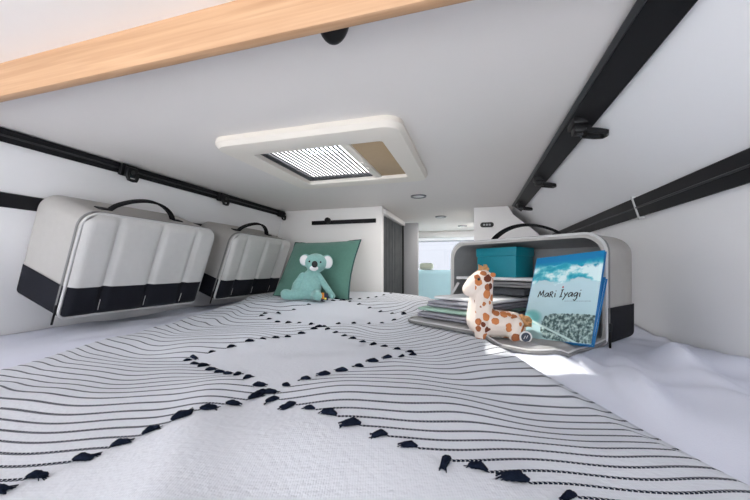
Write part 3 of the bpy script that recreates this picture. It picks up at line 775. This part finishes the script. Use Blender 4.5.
bm = NB(); rings = [[bm.verts.new((x, y, z)) for x, z in inset(ins)] for y, ins in ((0.0005, 0.0115), (0.05, 0.013), (D-0.06, 0.016), (D-0.02, 0.03))]
for A, B in zip(rings, rings[1:]):
    for i in range(n): bm.faces.new((A[i], A[(i+1) % n], B[(i+1) % n], B[i]))
bm.faces.new(rings[-1])
for v in bm.verts: v.co.y += 0.0 if v.co.y < 0.01 else 0.007*noise.noise(v.co*26)
link('lining', bm, M['lining'], ob, label='dark grey inner lining')
bag_common(ob, L, H, D, RT_, RB_)
handle(ob, L, H, D*0.3, 0.15, 0.42, 0.050)
link('shelf', box((0.02, 0.004, 0.180), (0.36, D-0.03, 0.191), 0.002), M['shelf'], ob, label='white inner shelf')
link('shelf_strap', sweep(NB(), [(0.035, 0.0, 0.165), (0.02, -0.03, 0.11), (0.012, -0.05, 0.05)], rect(0.012, 0.003), up=(0, -1, 0)), M['piping'], ob)
zip_pull(ob, L+0.006, 0.014, 0.055, 0.05)
# folded-down flap: same outline as the mouth, lying forward over the blanket
FH = 0.285
def flap_pt(x, s, lift):
    """x along the bag, s away from the hinge (0..FH)"""
    p = BM_ @ Vector((x, -s, 0)); r, t = inv(p.x, p.y)
    base = max(bl_z(r, t), sheet_z(p.x, p.y)) + 0.004
    base = lerp(-0.016, base, sst(0.0, 0.05, s))
    return Vector((p.x, p.y, base+lift))
def fl_w(x): lo, hi = zspan(L, FH, 0.075, 0.0001, x); return hi
bm = NB()
def ff(u, v):
    x = lerp(0.006, L-0.006, u); s_ = fl_w(x)*v
    q = 0.006
    for sm in SEAMS: q -= 0.004*math.exp(-((x-sm)/0.006)**2)
    q *= min(1, min(x, L-x)/0.02, (fl_w(x)-s_)/0.02+0.05)
    return flap_pt(x, s_, 0.006+max(q, 0))
grid(bm, 80, 40, ff)
invm = BM_.inverted()
bm.transform(invm); fl = link('flap', bm, M['flap'], ob, label='opened grey padded flap lying on the blanket')
so = fl.modifiers.new('thickness', 'SOLIDIFY'); so.thickness = 0.008; so.offset = -1
edge = [flap_pt(0.004, 0.0+fl_w(0.004)*i/8, 0.005) for i in range(8)]
edge += [flap_pt(lerp(0.004, L-0.004, i/60), fl_w(lerp(0.004, L-0.004, i/60)), 0.005) for i in range(61)]
edge += [flap_pt(L-0.004, fl_w(L-0.004)*(1-i/8), 0.005) for i in range(1, 9)]
bm = sweep(NB(), edge, circ(0.0055, 8)); bm.transform(invm); pe = link('flap_zipper', bm, M['zip'], ob)
bm = NB(); tube(bm, [invm @ (p+Vector((0, 0, 0.006))) for p in edge], 0.0026, 6); link('flap_piping', bm, M['piping'], pe)

# ------------------------------------------------------------------ in the open bag
def bagpt(a, d, z): return N + Ld*a + Dd*d + Vector((0, 0, z - N.z))
def flap_top(a, d):
    p = N+Ld*a+Dd*d; r, t = inv(p.x, p.y); return max(bl_z(r, t), sheet_z(p.x, p.y)) + 0.0165
angB = math.atan2(-0.6, 0.8)
tb = empty('storage_box', 'teal card box with a lid on the shelf of the open bag', 'box', bagpt(0.384, 0.095, N.z+0.191), rot=(0, 0, angB))
link('body', box((-0.084, -0.060, 0.0), (0.084, 0.060, 0.108), 0.0015), M['teal'], tb)
link('lid', box((-0.087, -0.063, 0.080), (0.087, 0.063, 0.113), 0.002), M['teal'], tb)

def garment(label, a, d, z, la, ld, h, m, rot=0.0, name='folded_garment', layers=2, seed=0):
    """folded cloth: stacked soft layers joined at the fold; la along the bag, ld across"""
    e_loc = bagpt(a, d, z); bm = NB(); rnd = random.Random(seed)
    hh = h/layers
    for k_ in range(layers):
        b2 = NB(); bmesh.ops.create_cube(b2, size=1.0); bmesh.ops.subdivide_edges(b2, edges=b2.edges[:], cuts=9, use_grid_fill=True)
        dx, dy = rnd.uniform(-.006, .006), rnd.uniform(-.006, .006)
        for v in b2.verts:
            x, y, q = v.co.x*2, v.co.y*2, v.co.z*2
            rr = max(abs(x), abs(y))**4
            hz = 0.5*hh*(1-0.22*rr)
            rnd_ = 0.55*hh*(1-math.sqrt(max(0.0, 1-0.98*q*q)))
            zz = q*hz + hh*(k_+0.5)
            sag = -0.10*h*(x*x+y*y)*0.5*(k_+0.5)/layers
            p = Vector((x*(la/2-rnd_)+dx, y*(ld/2-rnd_)+dy, max(0.0, zz+sag)))
            p.z += (0.10*h*noise.noise(Vector((p.x*16+seed, p.y*16, k_*2.0))) if p.z > 0.15*h else 0)
            p.x += 0.004*noise.noise(Vector((p.y*25, k_*3.0+seed, 0))); p.y += 0.004*noise.noise(Vector((p.x*25, k_*3.0+seed, 4)))
            v.co = p
        merge(bm, b2)
    for v in bm.verts: v.co.z = max(0, min(h*1.0, v.co.z))
    ob_ = link(name, bm, m); ob_.location = e_loc; ob_.rotation_euler = (0, 0, angB+rot)
    tag(ob_, label, 'clothes', 'folded clothes in the open bag'); return ob_
base = max(flap_top(0.42, -0.2), flap_top(0.3, -0.1), flap_top(0.25, -0.2), flap_top(0.45, -0.1)) + 0.001
z = base
stack = [(0.408, -0.085, 0.255, 0.30, 0.026, 'c_lav', 'lavender grey folded garment, lowest in the stack', 0.03),
         (0.416, -0.080, 0.260, 0.30, 0.018, 'c_mint', 'mint green folded garment, second from the bottom of the stack', -0.02),
         (0.390, -0.070, 0.250, 0.27, 0.030, 'c_lav', 'lavender grey folded jumper between the mint garment and the white one', 0.02),
         (0.375, -0.055, 0.255, 0.25, 0.018, 'c_white', 'white folded garment in the middle of the stack behind the giraffe', 0.0),
         (0.345, 0.055, 0.240, 0.19, 0.034, 'c_dark', 'dark grey folded jumper under the light grey one', 0.02),
         (0.345, 0.085, 0.245, 0.16, 0.026, 'c_grey', 'light grey folded jumper, topmost in the stack under the white shelf', 0.0)]
for i, (a, d, la, ld, h, mm, lb, ro) in enumerate(stack):
    h *= 0.85
    garment(lb, a, d, z, la, ld, h, M[mm], ro, seed=i*5+1, layers=1 if mm in ('c_white', 'c_dark', 'c_mint') else 2); z += h+0.0005


# ------------------------------------------------------------------ books
def book(label, mtx, W, Hh, T, cover, title):
    e = empty('book', label, 'book', mtx=mtx, group='books in the open bag')
    # local x width, y back, z up; front cover at y=0
    bm = NB(); lay = bm.loops.layers.uv.new('cover')
    b2 = box((0, 0, 0), (W, 0.0022, Hh), 0.0004, 1)
    l2 = b2.loops.layers.uv.new('cover')
    for f in b2.faces:
        for l in f.loops: l[l2].uv = (l.vert.co.x/W, l.vert.co.z/Hh)
    bm.free(); link('front_cover', b2, cover, e)
    link('back_cover', box((0, T-0.0022, 0), (W, T, Hh), 0.0004, 1), M['bookblue'], e)
    link('pages', box((0.003, 0.0022, 0.003), (W-0.004, T-0.0022, Hh-0.003)), M['paper'], e, smooth=False)
    link('spine', box((-0.0018, 0, 0), (0.0004, T, Hh), 0.0008, 1), M['bookblue'], e)
    if title:
        # brush lettering: strokes in a box of 1 x 1 per letter height
        glyph = {
          'M': [[(0, 0), (.12, .9)], [(.12, .9), (.38, .25)], [(.38, .25), (.62, 1.0)], [(.62, 1.0), (.74, .05)]],
          'a': [[(.5, .55), (.25, .6), (.02, .3), (.12, .02), (.4, .2), (.52, .55)], [(.52, .55), (.55, .02)]],
          'r': [[(.06, .72), (.1, 0)], [(-.02, .66), (.3, .78), (.42, .6), (.3, .42), (.1, .36)], [(.16, .38), (.32, .18), (.52, -.04)]],
          'i': [[(.08, .55), (.14, 0)]],
          'I': [[(.05, .95), (.35, 1.05)], [(.2, 1.0), (.16, .05)], [(0, .0), (.34, .06)]],
          'y': [[(.02, .58), (.2, .22)], [(.46, .62), (.2, .1), (.0, -.42)]],
          'g': [[(.5, .5), (.28, .6), (.04, .32), (.14, .06), (.38, .2), (.5, .52)], [(.5, .55), (.46, -.2), (.3, -.48), (.1, -.34)]],
        }
        adv = {'M': .92, 'a': .68, 'r': .66, 'i': .34, 'I': .52, 'y': .54, 'g': .66, ' ': .42}
        ls = 0.0222; x = W*0.15; zb = Hh*0.485; bm = NB(); dots = NB()
        for ch in 'Mari Iyagi':
            for stk in glyph.get(ch, []):
                P = [Vector((x+px*ls+0.08*pz*ls, -0.0004, zb+pz*ls)) for px, pz in stk]
                Q = [P[0]]
                for p, q in zip(P, P[1:]): Q += [p.lerp(q, .5), q]
                sweep(bm, Q, [(-0.0013, -0.0004), (0.0013, -0.0004), (0.0013, 0.0004), (-0.0013, 0.0004)], up=(0, -1, 0))
            if ch == 'i': ball(bm, (x+.18*ls, -0.0003, zb+.86*ls), (0.0016, 0.0005, 0.0016), seg=8)
            if ch == 'I': ball(dots, (x+.26*ls, -0.0003, zb+1.36*ls), (0.0026, 0.0005, 0.0030), seg=8)
            x += adv[ch]*ls
        tl_ = link('title', bm, M['ink'], e, label='black brush lettering Mari Iyagi'); link('title_dot', dots, M['redink'], tl_)
        bm = NB(); xx = W*0.57
        while xx < W*0.90:
            w_ = random.uniform(0.002, 0.006); bbox(bm, (xx, -0.0003, Hh*0.435), (xx+w_, 0.0001, Hh*0.435+0.0018)); xx += w_+0.0011
        link('byline', bm, M['greyink'], e, smooth=False)
    return e
BO = Vector((0.134, 1.085, -0.0055))
def book_m(off=0.0, rz=-0.811, rx=-0.419, ry=-0.094, sh=Vector((0, 0, 0))):
    R = Matrix.Rotation(rz, 4, 'Z') @ Matrix.Rotation(rx, 4, 'X') @ Matrix.Rotation(ry, 4, 'Y')
    return Matrix.Translation(BO+sh) @ R @ Matrix.Translation((0, off, 0))
book('picture book with a blue cloud cover titled Mari Iyagi, leaning in the open bag', book_m(0.0), 0.20, 0.26, 0.010, M['cover'], True)
book('blue book leaning behind the front picture book', book_m(0.0125, rx=-0.50, ry=-0.094, sh=Vector((0.000, 0.002, 0.001))), 0.196, 0.195, 0.012, M['bookblue'], False)

# ------------------------------------------------------------------ giraffe
ga, gd = 0.20, -0.232
gp = bagpt(ga, gd, flap_top(ga, gd))
g = empty('plush_giraffe', 'cream plush giraffe with brown spots standing on the bag flap', 'soft toy', gp, rot=(0, 0, 0.18))
bm = NB()
limb(bm, [(-0.052, -0.004, 0.055), (-0.050, -0.002, 0.10), (-0.044, 0, 0.165)], [0.040, 0.036, 0.031])
limb(bm, [(-0.044, -0.002, 0.172), (-0.066, -0.010, 0.160), (-0.084, -0.018, 0.146)], [0.032, 0.028, 0.021])
limb(bm, [(-0.040, 0.0, 0.046), (0.0, 0.002, 0.046), (0.040, 0.002, 0.040)], [0.042, 0.040, 0.040])
for x, y in ((-0.052, -0.026), (-0.046, 0.022), (0.042, -0.028), (0.040, 0.022)):
    limb(bm, [(x, y, 0.045), (x-0.002, y*1.1, 0.02), (x-0.003, y*1.15, 0.015)], [0.023, 0.018, 0.017], 6)
for v in bm.verts: v.co.z = max(0.0, v.co.z)
gb = link('body', remesh(bm, 0.0028, 5, 0.0006, 200), M['giraffe'], g)
bm = NB(); limb(bm, [(-0.036, 0.004, 0.196), (-0.034, 0.0, 0.212)], [0.010, 0.006], 4); limb(bm, [(-0.050, -0.004, 0.198), (-0.052, -0.008, 0.211)], [0.008, 0.0055], 4)
for i in range(10): a = i*0.63; limb(bm, [(-0.04, 0, 0.198), (-0.04+0.014*math.cos(a), 0.012*math.sin(a), 0.205+0.006*(i % 3))], [0.006, 0.003], 4)
link('mane_tuft', remesh(bm, 0.002, 1, 0.002, 250), M['tan'], g, label='tan fluffy tuft on the head')
bm = NB(); ball(bm, (0.072, -0.020, 0.056), (0.017, 0.016, 0.016))
for i in range(16):
    a, b = random.uniform(0, 2*PI), random.uniform(-1, 1.2); dv = Vector((math.cos(a)*math.cos(b), math.sin(a)*math.cos(b), math.sin(b)))
    limb(bm, [Vector((0.072, -0.020, 0.056))+dv*0.01, Vector((0.072, -0.020, 0.056))+dv*0.023], [0.006, 0.002], 4)
link('tail', remesh(bm, 0.002, 1, 0.002, 250), M['tan'], g, label='tan fluffy tail')
bm = NB(); ball(bm, (-0.061, -0.036, 0.176), 0.0042, seg=12); link('eye', bm, M['nose'], g)
for y, x in ((-0.026, -0.024), (0.024, -0.028)):
    bm = NB(); ball(bm, (x, y, 0.186), (0.013, 0.006, 0.008), Matrix.Rotation(-0.4, 4, 'Y'), 14); link('ear', bm, M['giraffe'], g)
bm = NB(); cyl(bm, (0.062, -0.0505, 0.017), (0.062, -0.0535, 0.017), 0.0165, 28); tgo = link('label_tag', bm, M['koala_white'], g, label='round white rimmed tag')
bm = NB(); cyl(bm, (0.062, -0.0530, 0.017), (0.062, -0.0545, 0.017), 0.0125, 28); link('tag_centre', bm, M['tag_grey'], tgo)
bm = NB(); tube(bm, [(0.056, -0.0548, 0.012), (0.060, -0.0548, 0.021), (0.063, -0.0548, 0.014), (0.067, -0.0548, 0.022)], 0.0009, 5); link('tag_mark', bm, M['koala_white'], tgo)

# ------------------------------------------------------------------ cushion
cm_rt = RT(-0.377, 1.90, 0.0)
cu = empty('cushion', 'sage green cushion leaning on the white partition', 'cushion', cm_rt + Vector((0, 0, 0.034)), rot=(-0.48, 0.0, -0.20))
def cush(side):
    def fn(u, v):
        x, z_ = 2*u-1, 2*v-1
        t_ = max(0, (1-abs(x)**3.2)*(1-abs(z_)**3.2))**0.62
        px = x*0.258*(1-0.08*(1-z_*z_)*abs(x)**3); pz = z_*0.188*(1-0.08*(1-x*x)*abs(z_)**3)
        y = side*(0.068*t_ + 0.004*noise.noise(Vector((px*13, pz*13, side)))*t_)
        return Vector((px*(1-0.05*z_), y, pz+0.183))
    return fn
bm = NB(); grid(bm, 40, 36, cush(-1)); grid(bm, 40, 36, cush(1)); bmesh.ops.remove_doubles(bm, verts=bm.verts[:], dist=0.0005)
link('cover', bm, M['cushion'], cu)
ed = []
fc = cush(0)
for i in range(40): ed.append(fc(i/40, 0))
for i in range(36): ed.append(fc(1, i/36))
for i in range(40): ed.append(fc(1-i/40, 1))
for i in range(36): ed.append(fc(0, 1-i/36))
bm = sweep(NB(), [p + Vector((0, 0.002*noise.noise(p*40), 0.002*noise.noise(p*50))) for p in ed], rect(0.008, 0.006), up=(0, -1, 0), closed=True); link('edge_trim', bm, M['cushion_trim'], cu, label='dark frayed edge trim')

# ------------------------------------------------------------------ koala
kp = RT(-0.33, 1.70, 0.0); kr, kt = inv(kp.x, kp.y); kp.z = bl_z(kr, kt)+0.002
ko = empty('plush_koala', 'aqua plush koala with white ears sitting against the green cushion', 'soft toy', kp, rot=(0, 0, yaw+0.12))
bm = NB()
limb(bm, [(0.0, 0.005, 0.062), (0.004, 0.015, 0.105), (0.014, 0.015, 0.150)], [0.066, 0.058, 0.034])
ball(bm, (0.034, 0.004, 0.208), (0.062, 0.050, 0.055))
ball(bm, (0.030, -0.030, 0.192), (0.034, 0.026, 0.026))
ball(bm, (-0.026, 0.018, 0.224), (0.034, 0.016, 0.036)); ball(bm, (0.096, 0.018, 0.214), (0.036, 0.016, 0.042))
limb(bm, [(-0.040, 0.0, 0.135), (-0.070, -0.015, 0.085), (-0.082, -0.030, 0.030)], [0.020, 0.024, 0.026])
limb(bm, [(0.048, 0.0, 0.138), (0.090, -0.015, 0.075), (0.128, -0.030, 0.020)], [0.018, 0.018, 0.017])
limb(bm, [(-0.045, -0.02, 0.035), (-0.105, -0.050, 0.030), (-0.126, -0.055, 0.036)], [0.034, 0.027, 0.029])
limb(bm, [(0.030, -0.02, 0.034), (0.046, -0.085, 0.026), (0.048, -0.095, 0.028)], [0.034, 0.024, 0.026])
for v in bm.verts: v.co.z = max(0.0, v.co.z)
link('body', remesh(bm, 0.0038, 4, 0.0016, 180), M['koala'], ko)
for x, z_, rx_, rz_ in ((-0.030, 0.224, 0.026, 0.029), (0.099, 0.213, 0.029, 0.036)):
    bm = NB(); ball(bm, (x, 0.003, z_), (rx_, 0.008, rz_)); link('inner_ear', bm, M['koala_white'], ko, label='white fluffy inner ear')
bm = NB(); ball(bm, (0.026, -0.048, 0.178), (0.024, 0.014, 0.015)); link('muzzle', bm, M['koala_white'], ko, label='white muzzle patch')
bm = NB(); ball(bm, (0.031, -0.058, 0.200), (0.0165, 0.010, 0.0195)); link('nose', bm, M['nose'], ko, label='large black nose')
for x, z_ in ((0.001, 0.216), (0.062, 0.212)):
    bm = NB(); ball(bm, (x, -0.038, z_), 0.0055, seg=12); link('eye', bm, M['nose'], ko)
bm = NB(); bbox(bm, (0.066, -0.075, 0.002), (0.104, -0.070, 0.040), 0.002, mtx=None); tg = link('label_tag', bm, M['navytag'], ko, label='small navy, orange and yellow fabric tag')
link('tag_patch', box((0.067, -0.0775, 0.010), (0.083, -0.0748, 0.044), 0.001), M['orange'], tg); link('tag_patch', box((0.085, -0.0775, 0.006), (0.096, -0.0748, 0.016), 0.001), M['yellow'], tg)

ko.scale = (0.89, 0.89, 0.89)
# ------------------------------------------------------------------ light
wd = bpy.data.worlds.new('daylight'); SC.world = wd; wd.use_nodes = True
nt = wd.node_tree; bg = nt.nodes['Background']
tc = nt.nodes.new('ShaderNodeTexCoord'); sp = nt.nodes.new('ShaderNodeSeparateXYZ'); nt.links.new(tc.outputs['Generated'], sp.inputs[0])
nt.links.new(nd(nt, 'ADD', 6.6, nd(nt, 'MULTIPLY', nd(nt, 'MAXIMUM', sp.outputs[2], 0.0), 1.5)), bg.inputs['Strength'])   # overcast: brightest overhead
bg.inputs['Color'].default_value = (0.95, 0.97, 1.0, 1)
sl = bpy.data.lights.new('sun', 'SUN'); sl.energy = 14.0; sl.angle = 0.018; sl.color = (1.0, 0.94, 0.84)
so_ = bpy.data.objects.new('sun', sl); COL.objects.link(so_)
so_.rotation_euler = Vector((0.655, -0.225, -0.62)).to_track_quat('-Z', 'Y').to_euler()

# ------------------------------------------------------------------ camera
cd = bpy.data.cameras.new('camera'); cd.sensor_width = 36; cd.lens = 336/750*36; cd.shift_y = 18/750; cd.clip_start = 0.01
co = bpy.data.objects.new('camera', cd); COL.objects.link(co)
co.location = (0, 0, 0.2); co.rotation_euler = (PI/2, 0, yaw)
SC.camera = co
SC.view_settings.view_transform = 'Standard'; SC.view_settings.look = 'None'; SC.view_settings.gamma = 1
SC.view_settings.use_curve_mapping = False; SC.view_settings.exposure = 0.12
SC.cycles.max_bounces = 14; SC.cycles.diffuse_bounces = 8; SC.cycles.transparent_max_bounces = 16
SC.cycles.sample_clamp_indirect = 6
